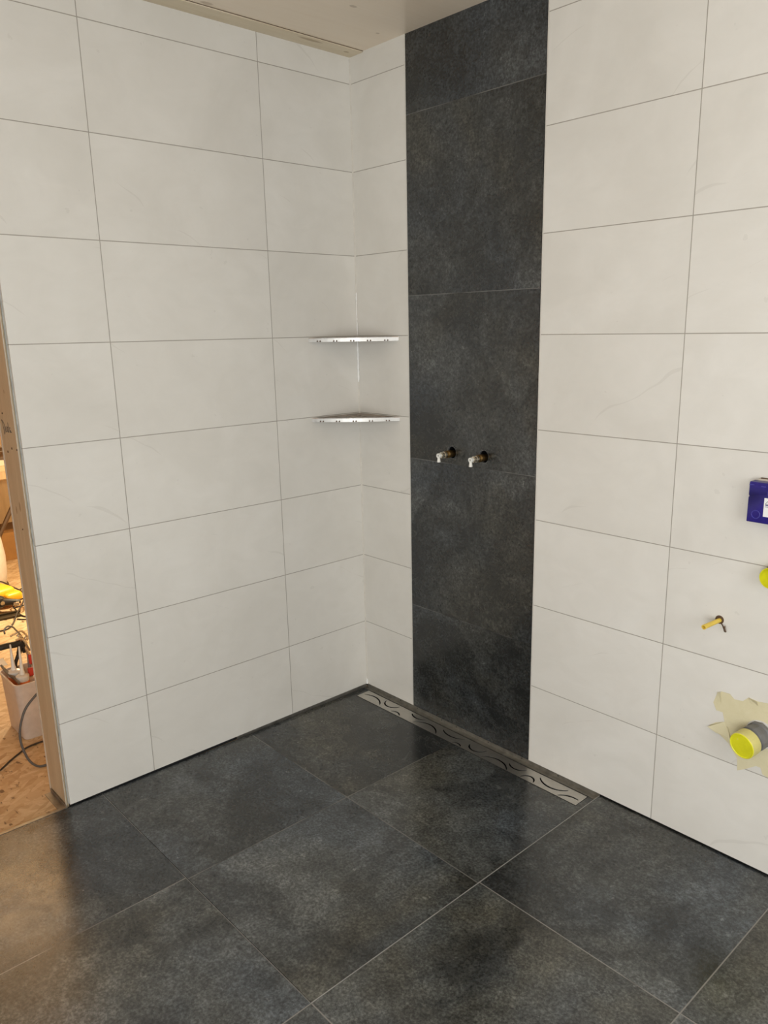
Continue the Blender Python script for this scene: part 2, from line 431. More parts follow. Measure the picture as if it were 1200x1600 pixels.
# thin pale edge profile round the lowered shower floor
MB().box(1.1882, 1.1902, -1.1985, .0, -.045, .0004).build('edge_profile', MT['profile'], fl)
# steel upstand below the left tiles near the corner
MB().box(-.0168, -.0122, -1.304, -.66, -.05, ZB).build('black_joint', MT['black'], fl)
MB().box(-.0120, .0010, -2.2, -1.3160, -.03, .0012).build('threshold_profile', MT['steel_dull'], fl)
mb = MB(); mb.box(-.0080, -.0055, -.66, -.0005, -.045, .0058); mb.build('corner_upstand', MT['steel_dull'], fl)

# unseen rest of the bathroom
def wall_with_hole(name, ax, pos, thick, u0, u1, h):
    mb = MB(); (a0, a1, z0, z1) = h
    for (p, q, r, s) in ((u0, a0, 0, CZ), (a1, u1, 0, CZ), (a0, a1, 0, z0), (a0, a1, z1, CZ)):
        if ax == 0: mb.box(pos, pos+thick, p, q, r, s)
        else: mb.box(p, q, pos, pos+thick, r, s)
    return struct(mb.build(name, MT['wallpaint']))
wall_with_hole('wall_window', 0, DX, .14, DY, .0098, (-2.27, -.97, .85, 2.15))
wall_with_hole('wall_rear', 1, DY-.14, .14, -.158, DX+.14, (1.90, 3.40, .15, 2.10))
def window(name, ax, pos, a0, a1, z0, z1):
    mb = MB()
    for (p, q, r, s) in ((a0, a0+.05, z0, z1), (a1-.05, a1, z0, z1), (a0, a1, z0, z0+.05), (a0, a1, z1-.05, z1)):
        if ax == 0: mb.box(pos, pos+.05, p, q, r, s)
        else: mb.box(p, q, pos, pos+.05, r, s)
    return struct(mb.build(name, MT['whiteplastic']))
window('window_1', 0, DX+.005, -2.27, -.97, .85, 2.15)
window('rear_fill_frame', 1, DY-.055, 1.90, 3.40, .15, 2.10)  # unseen frame around the opening added for the rear fill

# ------------------------------------------------------------------ the next room
NX, NY0, NY1 = -4.0, -3.2, .75
o = struct(MB().box(NX, -.012, NY0, NY1, -.05, -.012).build('floor', MT['osb']))
struct(MB().box(NX-.1, NX, NY0, NY1, -.05, CZ).build('wall_far', MT['nextwall']))
struct(MB().box(NX, -.17, NY1, NY1+.1, -.05, CZ).build('wall_side', MT['nextwall']))
struct(MB().box(NX, -.158, NY0-.1, NY0, -.05, CZ).build('wall_front', MT['nextwall']))
struct(MB().box(NX, .0, NY0, NY1, CZ, CZ+.12).build('ceiling', MT['nextwall']))
struct(MB().box(-.17, -.158, -.0, NY1, -.05, CZ).build('wall_side', MT['nextwall']))

# angle iron at the foot of the door post
a = thing('angle_bracket', (-.075, -1.33, -.012), 'grey metal angle lying at the foot of the raw timber door post', 'bracket')
mb = MB(); mb.box(-.150, -.008, -1.338, -1.316, -.0118, -.0098); mb.box(-.150, -.008, -1.3175, -1.3155, -.0118, .004)
mb.build('angle_plate', MT['steel_dull'], a)
# handwriting on the post
mb = MB()
STR = [[(-.136, 1.276), (-.131, 1.266), (-.126, 1.250), (-.123, 1.234)],
       [(-.138, 1.277), (-.124, 1.272), (-.114, 1.258), (-.116, 1.242), (-.124, 1.233)],
       [(-.109, 1.258), (-.109, 1.246), (-.103, 1.241), (-.098, 1.247), (-.098, 1.260), (-.097, 1.242)],
       [(-.082, 1.256), (-.089, 1.258), (-.092, 1.248), (-.086, 1.242), (-.081, 1.250), (-.081, 1.272), (-.080, 1.242)],
       [(-.062, 1.256), (-.070, 1.258), (-.073, 1.248), (-.067, 1.243), (-.062, 1.251), (-.061, 1.243), (-.056, 1.246)]]
for s_ in STR:
    mb.tube(smooth_path([(x, -1.3128, z) for x, z in s_], 4), .0007, 5)
mb.build('handwriting', MT['ink'], wl)
# nails and knots on the post face
mb = MB()
for x, z, r in ((-.120, 1.297, .003), (-.074, 1.194, .004), (-.116, 1.180, .004), (-.028, 1.194, .003), (-.076, .941, .0025)):
    mb.lathe([(-.0016, 0), (-.0016, r*.7), (-.0004, r), (.0004, r)], (x, -1.3125, z), (0, 1, 0), 10)
mb.build('nail_heads', MT['legbrown'], wl)

# ------------------------------------------------------------------ linear shower drain
GX0, GX1, GY0, GY1, GZ = .0380, 1.1575, -.0920, -.0235, -.0088
d = thing('shower_drain', (.58, -.045, -.05), 'long narrow brushed steel linear drain set in the dark floor along the wall', 'drain')
gp = MB().box(GX0, GX1, GY0, GY1, GZ-.0018, GZ).build('grate', MT['steel'], d)
ARCS = [[[0.0505, -0.0609], [0.1055, -0.0449], [0.1705, -0.0791]], [[0.1614, -0.0305], [0.1936, -0.0633], [0.2445, -0.0319]], [[0.2436, -0.0823], [0.2657, -0.0716], [0.2963, -0.0837]], [[0.3208, -0.0332], [0.3602, -0.0501], [0.3992, -0.0316]], [[0.3734, -0.0826], [0.4213, -0.0506], [0.5043, -0.0836]], [[0.5029, -0.0392], [0.5625, -0.0567], [0.6161, -0.0316]], [[0.5913, -0.0875], [0.6099, -0.0758], [0.6369, -0.0853]], [[0.6508, -0.0464], [0.6931, -0.0736], [0.7282, -0.0378]], [[0.735, -0.0867], [0.7847, -0.057], [0.8619, -0.0871]], [[0.8413, -0.0454], [0.8831, -0.0609], [0.9145, -0.0386]], [[0.9231, -0.0874], [0.9478, -0.0611], [0.9772, -0.0848]], [[0.9763, -0.0421], [1.0337, -0.068], [1.092, -0.039]], [[1.0812, -0.0871], [1.1084, -0.0652], [1.1475, -0.0619]]]
def circ3(a, b, c):
    ax, ay = a; bx, by = b; cx, cy = c
    D = 2*(ax*(by-cy)+bx*(cy-ay)+cx*(ay-by))
    ux = ((ax*ax+ay*ay)*(by-cy)+(bx*bx+by*by)*(cy-ay)+(cx*cx+cy*cy)*(ay-by))/D
    uy = ((ax*ax+ay*ay)*(cx-bx)+(bx*bx+by*by)*(ax-cx)+(cx*cx+cy*cy)*(bx-ax))/D
    return ux, uy, math.hypot(ax-ux, ay-uy)
def slot(mb, pts, wd, z0, z1, n=14):
    cx, cy, r = circ3(*pts)
    A = [math.atan2(p[1]-cy, p[0]-cx) for p in pts]
    a0 = A[0]; am = (A[1]-a0) % (2*PI); a1 = (A[2]-a0) % (2*PI)
    if am > a1: a1 -= 2*PI
    P = []
    for s_ in (1, -1):
        rng = range(n+1) if s_ == 1 else range(n, -1, -1)
        for i in rng:
            an = a0 + a1*i/n; f = math.sin(PI*min(1, max(0, (i+.35)/(n+.7))))**.35
            P.append((cx+(r+s_*wd/2*f)*math.cos(an), cy+(r+s_*wd/2*f)*math.sin(an)))
    mb.prism(P, 2, z0, z1)
ct = MB()
for A in ARCS:
    P = [(x, y) for x, y in A]
    slot(ct, P, .0074, GZ-.01, GZ+.01)
cut(gp, ct)
mb = MB()
mb.box(GX0-.001, GX1+.001, GY0-.0012, GY0, -.046, GZ+.0006)
mb.box(GX0-.001, GX1+.001, GY1, GY1+.0012, -.046, GZ+.0002)
mb.box(GX0-.001, GX0, GY0, GY1, -.046, GZ); mb.box(GX1, GX1+.001, GY0, GY1, -.046, GZ)
mb.box(GX0-.001, GX1+.001, GY0, GY1+.001, -.047, -.045)
mb.build('channel', MT['black'], d)
mb = MB(); mb.box(.001, 1.1875, .0015, .0035, -.047, .0046); mb.box(.001, 1.1875, -.0165, .0015, -.047, -.0100)
mb.build('wall_flange', MT['steel_dull'], d)
mb = MB()
for x in (.214, .315, .455, .535, .70, .86, 1.02): mb.lathe([(0, 0), (0, .0028), (.0012, .0020), (.0012, 0)], (x, .0016, -.001), (0, -1, 0), 10); mb.build('flange_screw', MT['blackrub'], d); mb = MB()

# ------------------------------------------------------------------ corner shelves
def shelf(z, label, first=None):
    s = thing('corner_shelf', (0, 0, z), label, 'shelf', 'steel shelves in the shower corner')
    a, b = -.2405, .2385; T = .0022
    n = 14; fr = []
    for i in range(n+1):
        k = i/n; x = b*k; y = a*(1-k); bow = .012*math.sin(PI*k)
        fr.append((x + bow*.707, y - bow*.707))
    poly = [(.0, .0)] + fr
    poly[1] = (.0005, a); poly[-1] = (b, -.0005); poly[0] = (.0005, -.0005)
    pl = MB().prism(poly, 2, z-T, z).build('shelf_plate', MT['shelftop_reflection'], s)
    ct = MB()
    def Q(u, v):   # u along the front 0..1, v depth from front 0..1
        x = b*u; y = a*(1-u)
        return (x*(1-v)+.03*v, y*(1-v)-.03*v)
    for (u0, v0), (u1, v1), (u2, v2) in (((.10, .10), (.19, .22), (.26, .12)), ((.27, .50), (.36, .30), (.33, .12)), ((.38, .16), (.47, .34), (.57, .22)), ((.40, .60), (.50, .45), (.62, .58)), ((.60, .12), (.66, .34), (.78, .30)), ((.76, .10), (.84, .20), (.91, .09)), ((.45, .80), (.50, .68), (.58, .80))):
        slot(ct, [Q(u0, v0), Q(u1, v1), Q(u2, v2)], .013, z-.02, z+.02, 8)
    cut(pl, ct)
    mb = MB(); h = .0155
    for i in range(n):
        (x0, y0), (x1, y1) = fr[i], fr[i+1]
        mb.prism([(x0, y0), (x1, y1), (x1-.0014, y1+.0014), (x0-.0014, y0+.0014)], 2, z-h, z-.0001)
    bmesh.ops.remove_doubles(mb.bm, verts=mb.bm.verts, dist=1e-5)
    ed = mb.build('front_edge', MT['shelfsteel'], s)
    for k in (.115, .30, .49, .675, .865):
        for dk in (-.016, .016):
            kk = k+dk; x = b*kk; y = a*(1-kk); bow = .012*math.sin(PI*kk)
            c = (x+bow*.707+.0012, y-bow*.707-.0012, z-h+.0028)
            MB().lathe([(0, 0), (0, .0029), (.0018, .0029), (.0018, 0)], c, (-1, 1, 0), 12).build('drip_notch', MT['legbrown'], s)
    return s
shelf(1.4972, 'upper triangular brushed steel corner shelf between the white tiled walls')
shelf(1.1968, 'lower triangular brushed steel corner shelf, seen with its slotted top')

def bead(name, z0, z1, r, label):
    mb = MB(); n = 26
    pts = [(.0035+.0006*random.random(), -.0035-.0006*random.random(), z0+(z1-z0)*i/n) for i in range(n+1)]
    mb.tube(pts, [r*(.7+.6*random.random()) if 0 < i < n else r*.4 for i in range(n+1)], 8)
    return tag(mb.build(name, MT['caulk'], smooth=True), label, 'silicone')
bead('silicone_bead', 1.502, 1.665, .0021, 'thin white silicone line in the tile corner above the upper shelf')
bead('silicone_bead', 1.320, 1.479, .0036, 'bright white silicone bead in the tile corner between the two shelves')
bead('silicone_bead', .006, .030, .0040, 'small white silicone dab at the bottom of the tile corner by the drain')

# ------------------------------------------------------------------ plugged shower pipe stubs
def stub(hx, hz, label):
    s = thing('water_pipe_stub', (hx, 0, hz), label, 'pipe', 'plugged pipe stubs in the dark strip')
    ax = (0, -1, 0); zc = hz-.004
    o_ = (hx-.001, 0, zc)
    mb = MB(); mb.lathe([(-.06, 0), (-.06, .0115), (.004, .0115), (.006, .0135), (.020, .0135)] + [(.020+.0018*i, .0122 if i % 2 else .0132) for i in range(6)] + [(.032, .0125), (.033, .009), (.033, 0)], o_, ax, 28)
    mb.build('brass_sleeve', MT['brass'], s, True)
    mb = MB(); mb.lathe([(.033, 0), (.033, .0118), (.041, .0118), (.042, .0095), (.047, .0095), (.048, .0108), (.053, .0108), (.054, .006), (.054, 0)], o_, ax, 24)
    mb.build('nickel_plug', MT['nickel'], s, True)
    mb = MB(); mb.lathe([(.054, 0), (.054, .0052), (.0600, .0052), (.0605, .0085), (.0700, .0085), (.0705, .0080), (.0705, .0042), (.066, .0038), (.066, 0)], o_, ax, 24)
    mb.tube([(hx-.001, -.066, zc-.006), (hx-.001, -.066, zc-.013), (hx-.001, -.066, zc-.022), (hx-.001, -.066, zc-.0235)], [.0050, .0052, .0068, .0058], 16)
    mb.build('test_plug', MT['whiteplastic'], s, True)
    mb = MB(); mb.lathe([(.0662, 0), (.0662, .0030), (.0666, .0030), (.0666, 0)], o_, ax, 14)
    mb.build('plug_bore', MT['pipegrey'], s)
    mb = MB(); mb.lathe([(-.0095, .02215), (.0003, .02215), (.0003, .0228), (-.0095, .02235)], (hx, 0, hz), ax, 40)
    mb.build('hole_rim', MT['pipegrey'], s, True)
    mb = MB(); mb.lathe([(-.075, 0), (-.075, .024), (-.012, .024)], (hx, 0, hz), ax, 32)
    mb.build('hole_sleeve', MT['blackrub'], s)
stub(*HOLES[0], 'left brass pipe stub with a white plug in the dark tile strip')
stub(*HOLES[1], 'right brass pipe stub with a white plug in the dark tile strip')

# ------------------------------------------------------------------ fittings on the right wall
# thin yellow tube
b0 = (1.5400, 0, .7190); e0 = (1.5290, -.072, .7150)
s = thing('yellow_pipe_tube', b0, 'thin yellow plastic tube sticking out of the white tiles, dark wire beside it', 'pipe')
mb = MB(); dirv = (Vector(e0)-Vector(b0)).normalized(); L_ = (Vector(e0)-Vector(b0)).length
mb.lathe([(-.004, 0), (-.004, .0062), (L_, .0070), (L_, .0046), (L_-.012, .0040), (L_-.012, 0)], b0, dirv, 20)
mb.build('tube', MT['yellow_tube'], s, True)
MB().lathe([(.0003, 0), (.0003, .0125), (.0012, .0118), (.0012, 0)], (1.5395, 0, .7205), (0, -1, 0), 24).build('bore_hole', MT['legbrown'], s)
mb = MB(); mb.tube(smooth_path([(1.545, -.002, .712), (1.552, -.006, .708), (1.559, -.012, .701), (1.564, -.014, .695)], 5), [.0016]*12+[.0024]*4, 8)
mb.tube(smooth_path([(1.5605, -.012, .710), (1.562, -.014, .702), (1.566, -.014, .694)], 4), .0022, 8)
mb.build('wire', MT['legbrown'], s, True)

# blue box
s = thing('blue_junction_box', (1.665, 0, 1.075), 'dark blue plastic wall box with a white sticker at the right edge', 'junction box')
bx0, bx1, bz0, bz1, by = 1.6035, 1.7600, 1.0225, 1.1285, -.040
mb = MB(); mb.box(bx0, bx1, by, by+.030, bz0, bz1, .0022)
bb = mb.build('box_body', MT['blue'], s, True)
ct = MB(); ct.lathe([(-.01, 0), (-.01, .0032), (.05, .0032), (.05, 0)], (bx0-.0005, by-.01, 1.0905), (0, 1, 0), 16)
cut(bb, ct)
mb = MB()
for kx, kz, r in ((1.6265, 1.0445, .0105), (1.664, 1.104, .012), (1.722, 1.0445, .0105)):
    pr = []
    for i in range(25):
        an = 2*PI*i/24; pr.append((kx+r*math.cos(an), by-.0004, kz+r*math.sin(an)))
    mb.tube(pr, .0012, 6, False).build('knockout_ring', MT['blueridge'], s, True); mb = MB()
for (kx, kz) in ((1.640, 1.119), (1.610, 1.121), (1.655, 1.072)):
    mb.box(kx-.006, kx+.006, by-.0012, by+.001, kz-.0012, kz+.0012).build('moulded_rib', MT['blueridge'], s); mb = MB()
mb = MB(); mb.box(bx0+.009, bx1-.004, by+.030, -.0002, bz0+.006, bz1+.004)
mb.build('mounting_sleeve', MT['cream'], s)
mb = MB(); mb.box(bx0+.0135, bx1, -.006, -.0003, bz1+.0040, bz1+.0062); mb.build('sleeve_edge', MT['legbrown'], s)
lb = MB().box(1.6450, 1.700, by-.0006, by-.0001, 1.0415, 1.0905).build('sticker', MT['paper'], s)
mb = MB()
for st_ in ([(1.6485, 1.0745), (1.6535, 1.0825), (1.6575, 1.0745), (1.6485, 1.0745)], [(1.6485, 1.0680), (1.664, 1.0675)], [(1.650, 1.0725), (1.662, 1.0715)]):
    mb.tube([(x, by-.0009, z) for x, z in st_], .0006, 5)
mb.build('sticker_mark', MT['ink'], s)

# open yellow cup on a drain pipe, half out of frame
s = thing('yellow_pipe_cup', (1.690, 0, .880), 'open yellow plastic pipe cap sticking out of the wall below the blue box', 'pipe cap')
mb = MB(); c0 = (1.6825, -.003, .8835)
mb.lathe([(0, 0), (0, .0300), (.001, .0300), (.0015, .0258), (.0405, .0262), (.0425, .0278), (.0432, .0270), (.0432, .0252), (.006, .0225), (.005, 0)], c0, (-.05, -1, .0), 36)
mb.build('cup', MT['yellow'], s, True)
mb = MB(); mb.lathe([(.0002, .0), (.0002, .0325), (.003, .0325), (.003, .0)], (1.6850, 0, .8850), (0, -1, 0), 30)
mb.build('bore_hole', MT['legbrown'], s)

# waste pipe with yellow cap and masking tape
s = thing('capped_waste_pipe', (1.690, 0, .412), 'grey waste pipe with a bright yellow cap at the lower right', 'waste pipe')
p0 = Vector((1.6800, 0, .4210)); av = Vector((-.20, -1, -.14)).normalized()
mb = MB(); mb.lathe([(-.001, 0), (-.001, .0385), (.006, .0385), (.008, .0350), (.020, .0345), (.022, .0375), (.036, .0375), (.038, .0330), (.058, .0325), (.058, 0)], p0, av, 10)
mb.build('pipe_socket', MT['pipegrey'], s, True, 25)
mb = MB(); mb.lathe([(.048, .0330), (.048, .0372), (.079, .0376), (.080, .0365), (.080, .0)], p0, av, 40)
mb.build('cap_skirt', MT['yellow_soft'], s, True, 30)
mb = MB(); mb.lathe([(.0795, .0), (.0795, .0368), (.0815, .0360), (.0822, .0345), (.0812, .0330), (.0805, .0322), (.0805, .0)], p0, av, 40)
mb.build('yellow_cap', MT['yellow'], s, True, 30)
mb = MB(); e = p0+av*.0795
mb.box(-.0015, .0015, -.001, .0012, -.005, .005)
for v in mb.bm.verts: v.co = v.co + e + Vector((-.012, .0, .020))
mb.build('cap_nib', MT['yellow_soft'], s)
TP = [[1.5529, 0.504], [1.5599, 0.4964], [1.5629, 0.5098], [1.5878, 0.5107], [1.6012, 0.4988], [1.6253, 0.5019], [1.6399, 0.5181], [1.664, 0.5147], [1.6908, 0.519], [1.7542, 0.5261], [1.7819, 0.4353], [1.7747, 0.3242], [1.7118, 0.3016], [1.6976, 0.3054], [1.691, 0.3227], [1.6781, 0.3227], [1.6479, 0.2994], [1.6284, 0.2874], [1.6251, 0.3238], [1.5969, 0.3601], [1.5633, 0.381], [1.5365, 0.3935], [1.5545, 0.4096], [1.58, 0.4216], [1.5724, 0.4481], [1.5534, 0.4479], [1.5431, 0.469]]
mb = MB(); mb.prism(TP, 1, -.0011, -.0003)
tp = mb.build('masking_tape', MT['tape']); ct = MB(); ct.lathe([(-.02, 0), (-.02, .041), (.02, .041), (.02, 0)], (1.680, 0, .421), (0, 1, 0), 32); cut(tp, ct)
tp = tag(tp, 'torn pale yellow masking tape stuck on the tiles around the waste pipe', 'tape')
mb = MB()
def flap(pts, lift):
    mb = MB()
    vs = [mb.bm.verts.new((x, -.0012-l, z)) for (x, z), l in zip(pts, lift)]
    f = mb.bm.faces.new(vs); r = bmesh.ops.extrude_face_region(mb.bm, geom=[f])
    for v in r['geom']:
        if isinstance(v, bmesh.types.BMVert): v.co.y -= .0005
    mb.build('curled_edge', MT['tape'], tp)
flap([(1.5529, .504), (1.563, .510), (1.566, .476), (1.5545, .476)], (.003, .006, .0, .0))
flap([(1.5365, .3935), (1.580, .4216), (1.602, .375), (1.560, .382)], (.010, .0, .0, .006))
flap([(1.5875, .408), (1.592, .410), (1.614, .362), (1.610, .360)], (.004, .004, .016, .016))
flap([(1.640, .518), (1.665, .515), (1.668, .503), (1.645, .503)], (.003, .006, .0, .0))
mb.bm.free()

# ------------------------------------------------------------------ things in the next room
ZN = -.012
t_ = thing('tool_tub', (-.67, -1.13, ZN), 'white square plastic tub on the chipboard behind the door post, full of tools', 'tub')
mb = MB()
def rrect(x0, x1, y0, y1, r, n=5):
    P = []
    for cx, cy, a0 in ((x1-r, y1-r, 0), (x0+r, y1-r, PI/2), (x0+r, y0+r, PI), (x1-r, y0+r, 1.5*PI)):
        for i in range(n+1): P.append((cx+r*math.cos(a0+PI/2*i/n), cy+r*math.sin(a0+PI/2*i/n)))
    return P
RG = []
for z, g, r in ((ZN, -.004, .02), (ZN+.006, 0, .022), (.215, .008, .024), (.222, .012, .026), (.226, .012, .026), (.226, .006, .022), (.10, .002, .02), (ZN+.012, -.004, .02)):
    RG.append([mb.bm.verts.new((x, y, z)) for x, y in rrect(-.765-g, -.580+g, -1.262-g, -.990+g, r)])
for i in range(len(RG)-1):
    for k in range(len(RG[0])):
        k2 = (k+1) % len(RG[0]); mb.bm.faces.new((RG[i][k], RG[i][k2], RG[i+1][k2], RG[i+1][k]))
mb.bm.faces.new(RG[0][::-1]); mb.bm.faces.new(RG[-1])
mb.build('tub_body', MT['tub'], t_, True, 50)

def cartridge(x, y, lean, zt, ztip, nm, label):
    c = thing('sealant_cartridge', (x, y, 0), label, 'cartridge', 'sealant cartridges in the tub')
    ax = Vector((lean[0], lean[1], 1)).normalized(); o_ = (x-lean[0]*(zt), y-lean[1]*(zt), 0)
    z0 = .012
    mb = MB(); mb.lathe([(z0, 0), (z0, .0235), (zt-.012, .0235), (zt-.008, .0245), (zt-.002, .0245), (zt, .021), (zt+.004, .010), (zt+.004, 0)], o_, ax, 24)
    br = mb.build('barrel', MT['cartridge'], c, True)
    mb = MB(); mb.lathe([(zt+.002, 0), (zt+.002, .0105), (zt+.014, .0100), (zt+.018, .0075), (ztip, .0028), (ztip, 0)], o_, ax, 20)
    mb.build('nozzle', nm, c, True)
    mb = MB(); mb.lathe([(zt-.055, .0235), (zt-.055, .0239), (zt-.022, .0239), (zt-.022, .0235)], o_, ax, 24); lbp = mb.build('label_band', MT['orange']); lbp.parent = br
cartridge(-.700, -1.2340, (.0, .0), .240, .349, MT['whiteplastic'], 'sealant cartridge with white nozzle at the left end of the tub')
cartridge(-.6500, -1.2190, (.0, .02), .232, .350, MT['whiteplastic'], 'sealant cartridge with white nozzle and orange label in the middle of the tub')
cartridge(-.7000, -1.1740, (.0, -.02), .195, .293, MT['greynozzle'], 'sealant cartridge with dark grey nozzle beside the door post')

g = thing('caulking_gun', (-.735, -1.19, .22), 'black and silver caulking gun with a hooked rod resting in the tub', 'caulking gun')
MB().tube(smooth_path([(-.735, -1.238, .384), (-.735, -1.238, .402), (-.735, -1.224, .413), (-.735, -1.207, .406), (-.735, -1.196, .389), (-.735, -1.183, .367), (-.735, -1.171, .337), (-.735, -1.155, .29)], 6), .0034, 10).build('hooked_rod', MT['steel_dull'], g, True)
mb = MB(); mb.tube(smooth_path([(-.745, -1.218, .366), (-.745, -1.200, .371), (-.745, -1.178, .377), (-.745, -1.164, .366), (-.745, -1.152, .340)], 4), .0042, 8)
mb.tube([(-.730, -1.203, .349), (-.730, -1.188, .352), (-.730, -1.176, .345), (-.730, -1.165, .325)], .0055, 8)
mb.tube([(-.735, -1.190, .337), (-.735, -1.168, .300), (-.735, -1.150, .23)], .0075, 10)
mb.box(-.741, -.729, -1.196, -1.176, .355, .366, .002, Matrix.Rotation(-.7, 3, 'X')); mb.box(-.741, -.729, -1.170, -1.154, .338, .350, .002, Matrix.Rotation(-.7, 3, 'X'))
mb.build('frame', MT['nickel'], g, True)
mb = MB(); mb.tube(smooth_path([(-.735, -1.34, .318), (-.735, -1.31, .329), (-.735, -1.275, .332), (-.735, -1.239, .334), (-.735, -1.206, .331), (-.735, -1.186, .333)], 5), [.008]*6+[.0095]*6+[.012]*6+[.013]*8, 12)
mb.build('handle', MT['blackrub'], g, True)
mb = MB(); mb.tube(smooth_path([(-.735, -1.187, .335), (-.735, -1.193, .302), (-.735, -1.205, .276), (-.735, -1.216, .25), (-.735, -1.217, .225)], 5), [.010]*8+[.0072]*13, 10)
mb.tube([(-.735, -1.188, .337), (-.735, -1.176, .315), (-.735, -1.178, .288)], [.012, .008, .006], 10)
mb.build('trigger', MT['blackrub'], g, True)
r_ = thing('red_clamp', (-.68, -1.18, .20), 'small red plastic tool standing among the cartridges in the tub', 'clamp')
mb = MB(); mb.box(-.672, -.655, -1.193, -1.160, .214, .246, .004); mb.box(-.672, -.658, -1.184, -1.160, .262, .300, .004); mb.tube([(-.664, -1.165, .12), (-.664, -1.165, .29)], .006, 8)
mb.build('clamp_body', MT['red'], r_, True)
def trowel(dx, dz, label):
    s = thing('putty_trowel', (-.71, -1.24, .2), label, 'trowel', 'trowels on the tub edge')
    pts = smooth_path([(-.735+dx, -1.268, .262+dz), (-.715+dx, -1.262, .246+dz), (-.690+dx, -1.252, .228+dz), (-.655+dx, -1.245, .222+dz), (-.615+dx, -1.244, .214+dz)], 5)
    mb = MB(); mb.tube(pts, [.004+.003*math.sin(PI*i/(len(pts)-1)) for i in range(len(pts))], 8); mb.build('trowel_handle', MT['steel_dull'], s, True)
trowel(0, 0, 'curved dark metal trowel lying along the left rim of the tub')
s = thing('smoothing_blade', (-.74, -1.27, .25), 'pale flat smoothing blade poking out over the left rim of the tub', 'blade')
mb = MB(); mb.box(-.79, -.73, -1.275, -1.245, .262, .2635, 0, Matrix.Rotation(.15, 3, 'Y')); mb.build('blade', MT['cartridge'], s)

# hose and cables
tag(MB().tube(smooth_path([(-.36, -1.20, .31), (-.35, -1.263, .269), (-.35, -1.311, .219), (-.35, -1.337, .133), (-.35, -1.324, .043), (-.345, -1.294, -.004), (-.335, -1.25, -.0075)], 8), .0044, 10).build('grey_hose', MT['hose'], smooth=True), 'stiff dark grey hose looping up beside the timber door post', 'hose')
tag(MB().tube(smooth_path([(-.30, -1.62, -.0085), (-.36, -1.49, -.0085), (-.423, -1.399, -.0085), (-.464, -1.353, -.0085), (-.497, -1.309, -.0085), (-.521, -1.272, -.0085), (-.525, -1.20, -.0085), (-.50, -1.05, -.0085)], 6), .0034, 8).build('black_cable', MT['cable'], smooth=True), 'thin black cable across the chipboard floor in front of the tub', 'cable')
s = thing('white_plug', (-.27, -1.285, ZN), 'small white plug on the chipboard at the back of the door post', 'plug')
mb = MB(); mb.lathe([(0, 0), (0, .016), (.026, .018), (.034, .012), (.036, .006), (.07, .005), (.07, 0)], (-.262, -1.268, ZN+.0), (0, 0, 1), 20); mb.build('plug_body', MT['whiteplastic'], s, True)

# yellow power tool with cables
s = thing('yellow_power_tool', (-2.35, -.83, ZN), 'yellow power tool lying on the chipboard floor under its black cable', 'power tool')
mb = MB(); mb.box(-2.46, -2.24, -1.06, -.765, .012, .105, .03, Matrix.Rotation(.25, 3, 'Z')); mb.box(-2.40, -2.24, -.84, -.735, .01, .075, .02, Matrix.Rotation(.25, 3, 'Z'))
mb.build('housing', MT['toolyellow'], s, True)
mb = MB(); mb.lathe([(0, 0), (0, .034), (.03, .036), (.05, .024), (.055, 0)], (-2.235, -.865, .05), (1, .15, 0), 24); mb.tube([(-2.20, -.85, .05), (-2.17, -.79, .045), (-2.17, -.765, .04)], [.022, .016, .012], 12)
mb.build('gear_head', MT['blackrub'], s, True)
mb = MB(); mb.lathe([(.055, 0), (.055, .012), (.062, .012), (.062, 0)], (-2.235, -.865, .05), (1, .15, 0), 16); mb.build('spindle', MT['nickel'], s, True); MB().tube([(-2.165, -.80, .035), (-2.15, -.775, .035)], .012, 10).build('collar', MT['nickel'], s, True)
mb = MB(); mb.box(-2.235, -2.20, -1.10, -.93, .0, .06, .01); mb.build('grip', plain('dark_blue_grip', (.015, .015, .04), .5), s, True)
s = thing('dark_guide_rail', (-2.06, -.92, ZN), 'dark flat rail lying on the floor in front of the yellow tool', 'rail')
mb = MB(); rt = Matrix.Rotation(-.10, 3, 'Z'); mb.box(-2.135, -2.075, -1.25, -.80, ZN, ZN+.014, .003, rt); mb.box(-2.130, -2.115, -1.25, -.79, ZN+.014, ZN+.024, 0, rt)
mb.build('rail_bar', plain('olive_metal', (.06, .045, .025), .45, .5), s)
for i, (pts, r, lab) in enumerate((
    ([(-1.93, -1.10, -.008), (-1.90, -.99, -.008), (-1.895, -.925, -.008), (-1.95, -.875, .0), (-2.05, -.82, .02), (-2.16, -.755, .03), (-2.32, -.70, .04), (-2.44, -.73, .06), (-2.40, -.80, .115), (-2.33, -.90, .118), (-2.30, -1.05, .112)], .0042, 'black cable looping over the yellow tool and out to the left'),
    ([(-2.14, -.815, .02), (-2.12, -.76, .03), (-2.17, -.725, .045), (-2.24, -.73, .03), (-2.22, -.79, .02), (-2.13, -.80, .0), (-2.03, -.79, -.008), (-1.98, -.72, -.008)], .0042, 'short coil of black cable right of the yellow tool'),
    ([(-2.02, -.835, -.0085), (-1.98, -.80, -.0085), (-1.99, -.75, -.0085), (-2.05, -.66, -.0085)], .0036, 'loose brown cable end at the right of the tool on the floor'))):
    tag(MB().tube(smooth_path(pts, 7), r, 8).build('power_cable', MT['cable'], smooth=True), lab, 'cable', 'cables around the yellow tool')
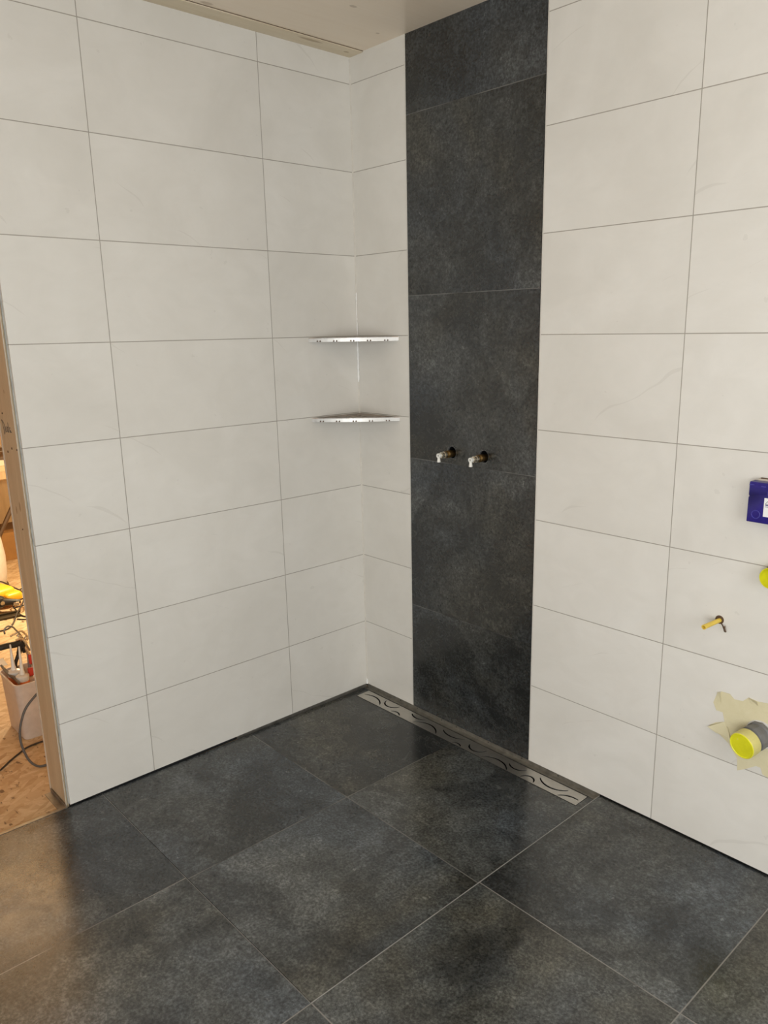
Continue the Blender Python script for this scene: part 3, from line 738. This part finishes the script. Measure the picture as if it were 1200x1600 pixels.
# big white drum
s = thing('white_drum', (-2.78, -.965, ZN), 'large white rounded drum standing beyond the doorway', 'drum')
mb = MB(); mb.lathe([(0, 0), (0, .285), (.01, .300), (.10, .312), (.20, .315), (.30, .305), (.40, .283), (.48, .250), (.56, .205), (.62, .145), (.65, .08), (.66, 0)], (-2.78, -.968, ZN), (0, 0, 1), 56)
mb.build('drum_body', plain('cream_drum', (.50, .45, .39), .55), s, True, 60)
mb = MB(); mb.lathe([(.0, .300), (.0, .312), (.012, .312), (.016, .303)], (-2.78, -.968, ZN), (0, 0, 1), 56); mb.build('base_ring', MT['legbrown'], s, True)
# flat board / cable line behind
tag(MB().tube(smooth_path([(-2.45, -1.0, -.008), (-2.46, -.80, -.008), (-2.55, -.66, -.008), (-2.62, -.52, -.008)], 6), .004, 8).build('power_cable', MT['cable'], smooth=True), 'dark cable on the floor along the foot of the white drum', 'cable', 'cables around the yellow tool')
# cardboard box and trestle bench
s = thing('cardboard_box', (-3.42, -.25, ZN), 'brown cardboard box on the floor behind the white drum', 'box')
mb = MB(); mb.box(-3.55, -3.30, -.52, -.10, ZN, .195, .002); mb.build('carton', MT['cardboard'], s)
mb = MB(); mb.box(-3.56, -3.298, -.53, -.10, .193, .197, 0, Matrix.Rotation(.03, 3, 'Y')); mb.build('flap', plain('dark_cardboard', (.14, .07, .025), .8), s)
s = thing('trestle_bench', (-3.55, -.3, ZN), 'wooden trestle bench with a pale top against the far wall', 'bench')
MB().box(-3.85, -3.30, -1.2, .5, .615, .655, .003).build('bench_top', MT['bench'], s)
MB().box(-3.84, -3.32, -1.18, .48, .560, .612).build('apron', MT['nextwall'], s)
mb = MB(); mb.tube([(-3.25, -.60, ZN), (-3.25, -.54, .18), (-3.27, -.405, .40), (-3.33, -.36, .58)], .016, 8); mb.build('leg', MT['legbrown'], s)
mb = MB(); mb.tube([(-3.80, -.95, ZN), (-3.78, -.85, .57)], .02, 8); mb.build('leg', MT['legbrown'], s)
mb = MB(); mb.tube([(-3.80, .30, ZN), (-3.78, .25, .57)], .02, 8); mb.build('leg', MT['legbrown'], s)
s = thing('wooden_board', (-3.55, -.4, .655), 'pale plank lying on the trestle bench over a dark batten', 'board')
MB().box(-3.80, -3.31, -1.1, .2, .655, .695, .002).build('plank', MT['ceil_board'], s)
MB().box(-3.80, -3.31, -1.1, .2, .696, .716, 0).build('batten', MT['legbrown'], s)
s = thing('white_pail', (-3.45, -.56, .716), 'small white pail standing on the bench at the left picture edge', 'pail')
mb = MB(); mb.lathe([(0, 0), (0, .105), (.15, .120), (.155, .125), (.165, .125), (.165, .115), (.02, .10), (.02, 0)], (-3.45, -.54, .7165), (0, 0, 1), 32); mb.build('pail_body', MT['whiteplastic'], s, True)
mb = MB(); mb.tube(smooth_path([(-3.34, -.50, .86), (-3.30, -.44, .80), (-3.31, -.42, .76), (-3.33, -.45, .75)], 5), .003, 6); mb.build('wire_handle', MT['steel_dull'], s)
